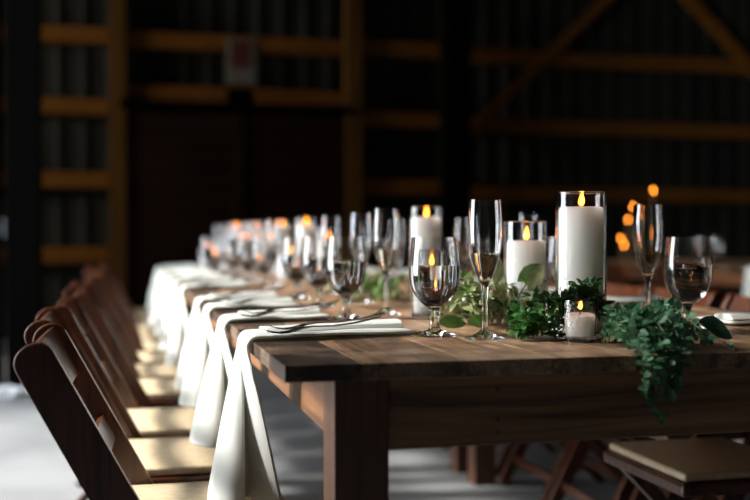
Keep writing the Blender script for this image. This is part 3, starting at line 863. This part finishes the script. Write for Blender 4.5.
for (p0, d, L, m_) in (((0.035, -0.02, 0.075), (0.8, 0.0, 0.5), 0.055, 'bright'), ((0.05, -0.03, 0.06), (0.5, -0.1, 0.9), 0.05, 'pale'), ((-0.005, -0.03, 0.07), (0.05, 0, 1), 0.05, 'pale'), ((-0.06, -0.04, 0.01), (-0.9, -0.2, 0.1), 0.05, 'bright'), ((-0.03, -0.05, 0.012), (-0.6, -0.5, 0.1), 0.05, 'bright'), ((0.0, -0.05, 0.014), (0.6, -0.4, 0.1), 0.05, 'box')):
    bm = bmesh.new(); leaf(bm, Vector(p0), Vector(d), Vector((0, -1, 0.5)), L, L * 0.5, 0.12, 0.15)
    for v in bm.verts: v.co.z = max(v.co.z, 0.003)
    obj('broad_leaf', bm, M[m_], e3, True)

# 4. the garland going on down the centre of the table
spots = [(at(452, 2.45), 'leafy garland clump behind the nearest flute'), (at(378, 2.95), 'leafy garland clump behind the second flute from the camera'),
         (at(352, 3.5), 'leafy garland clump between the second and third vase groups'), (at(322, 4.3), 'leafy garland clump below the medium vase down the table'),
         (at(300, 5.0), 'leafy garland clump at the middle of the row'), (at(278, 5.8), 'leafy garland clump past the middle of the row'),
         (at(256, 6.1), 'leafy garland clump near the far end of the row')]
for q, ((x, y), lab) in enumerate(spots):
    e4 = thing('garland_clump', lab, 'greenery', (x, y, ZT), 0, 'garland down the table')
    rq = random.Random(20 + q)
    for i in range(20):
        a = rq.uniform(0, 6.28); rr_ = rq.uniform(0.05, 0.12); h = rq.uniform(0.03, 0.085)
        sx_, sy_ = math.cos(a) * rr_ * 0.75, math.sin(a) * rr_ * 1.5
        ctrl = [(sx_ * 0.2, sy_ * 0.5, 0.006), (sx_ * 0.5, sy_ * 0.7, h), (sx_ * 0.8, sy_, h), (sx_, sy_ * 1.1, h * 0.5)]
        sprig(e4, ctrl, M[['bright', 'pale', 'box', 'bright'][i % 4]], 0.034, 0.018, 6, rq)

# ------------------------------------------------------------------ far table at right
fx, fy = 3.55, 5.2
ft = dup(t0, (fx, fy, 0), 0, 'dim second table in the background at far right')
ft['group'] = 'background tables'
for i, y in enumerate((5.25,)):
    make_napkin('%s napkin from the camera on the dim background table' % ORD[i] if i else 'pale napkin at the near corner of the dim background table', fx, y, seed=70 + i, inner=0.36)
hold = [(653, 190), (633, 206), (628, 219), (621, 238), (624, 245), (657, 233)]
names = ['tallest', 'second tallest', 'middle-height', 'shorter', 'shortest', 'rightmost low']
for i, (px, py) in enumerate(hold):
    d = 7.66 + 0.09 * i
    x, y = at(px, d); ztop = CAMZ + (237 - py) / FPX * d - ZT - 0.02
    th_ = thing('candlestick', '%s slim dark candlestick on the background table' % names[i], 'candlestick', (x, y, ZT + 0.0006), 0, 'candlesticks on the background table')
    hs = max(0.04, ztop - 0.12)
    obj('base', lathe([(0, 0), (0.026, 0), (0.026, 0.006), (0.012, 0.014), (0, 0.014)], 20), M['brass'], th_, True)
    obj('shaft', lathe([(0, 0.012), (0.006, 0.012), (0.006, hs - 0.01), (0.013, hs), (0.013, hs + 0.01), (0, hs + 0.01)], 14), M['brass'], th_, True)
    tc_ = thing('taper_candle', 'lit taper on the %s background candlestick' % names[i], 'candle', (x, y, ZT + hs + 0.011), 0, 'tapers on the background table')
    L_ = ztop - hs - 0.014
    obj('wax', lathe([(0, 0), (0.007, 0), (0.006, L_), (0, L_)], 14), M['amberwax'], tc_, True)
    add_flame(tc_, L_, 1.25)
for i, (px, d) in enumerate(((703, 6.9), (716, 7.0))):
    x, y = at(px, d)
    put(gob0, x, y, '%s blurred goblet on the dim background table' % ['left-hand', 'right-hand'][i], 'goblets on the background table')
for i, y in enumerate((5.4, 5.95, 6.5, 7.05)):
    o = dup(chair0, (fx - 0.36, y, 0), 0, '%s dark folding chair from the camera at the background table' % ORD[i] if i else 'dark folding chair at the near end of the background table', 'chairs at the background table')

# ------------------------------------------------------------------ light
w = bpy.data.worlds.new('World'); S.world = w; w.use_nodes = True
w.node_tree.nodes['Background'].inputs[0].default_value = (0.75, 0.87, 1.0, 1)
w.node_tree.nodes['Background'].inputs[1].default_value = 1.0

def area(name, loc, rot, sx, sy, power, col):
    l = bpy.data.lights.new(name, 'AREA'); l.shape = 'RECTANGLE'; l.size = sx; l.size_y = sy; l.energy = power; l.color = col
    o = bpy.data.objects.new(name, l); COL.objects.link(o); o.location = loc; o.rotation_euler = rot
    return o
# daylight coming in through the open doorway in the left wall
area('daylight_doorway', (WX0 - 0.02, (DY0 + DY1) / 2, DH / 2), (0, R(-90), 0), DH, DY1 - DY0, 900, (0.90, 0.96, 1.0))
# low sun slanting in through the same doorway
sl = bpy.data.lights.new('sun', 'SUN'); sl.energy = 8.6; sl.angle = R(8.0); sl.color = (1.0, 0.96, 0.90)
so = bpy.data.objects.new('sun', sl); COL.objects.link(so)
so.rotation_euler = Vector((-1.0, 0.15, 0.66)).to_track_quat('Z', 'Y').to_euler(); so.location = (-8, 5, 5)
# added fill to brighten the left of the back wall, in an invented opening
area('back_left_fill', (WX0 - 0.02, 8.4, 2.9), (0, R(-90), 0), 1.0, 1.6, 220, (1.0, 0.95, 0.88))

# ------------------------------------------------------------------ camera
cd = bpy.data.cameras.new('Camera'); cam = bpy.data.objects.new('Camera', cd); COL.objects.link(cam)
cam.location = (0, 0, CAMZ)
cam.rotation_euler = (R(90) - math.atan(13 / FPX), 0, -R(YAW))
cd.sensor_width = 36; cd.lens = FPX * 36 / 750
cd.clip_start = 0.05; cd.clip_end = 60
cd.dof.use_dof = True; cd.dof.focus_distance = 1.83; cd.dof.aperture_fstop = 2.0
S.camera = cam
S.view_settings.view_transform = 'Standard'
try: S.view_settings.look = 'None'
except Exception: pass
S.view_settings.gamma = 1.0; S.view_settings.use_curve_mapping = False
S.view_settings.exposure = 0.22
cy_ = S.cycles
cy_.max_bounces = 14; cy_.transmission_bounces = 12; cy_.transparent_max_bounces = 24; cy_.glossy_bounces = 6; cy_.diffuse_bounces = 4
cy_.use_denoising = True; cy_.sample_clamp_indirect = 6; cy_.blur_glossy = 0.6
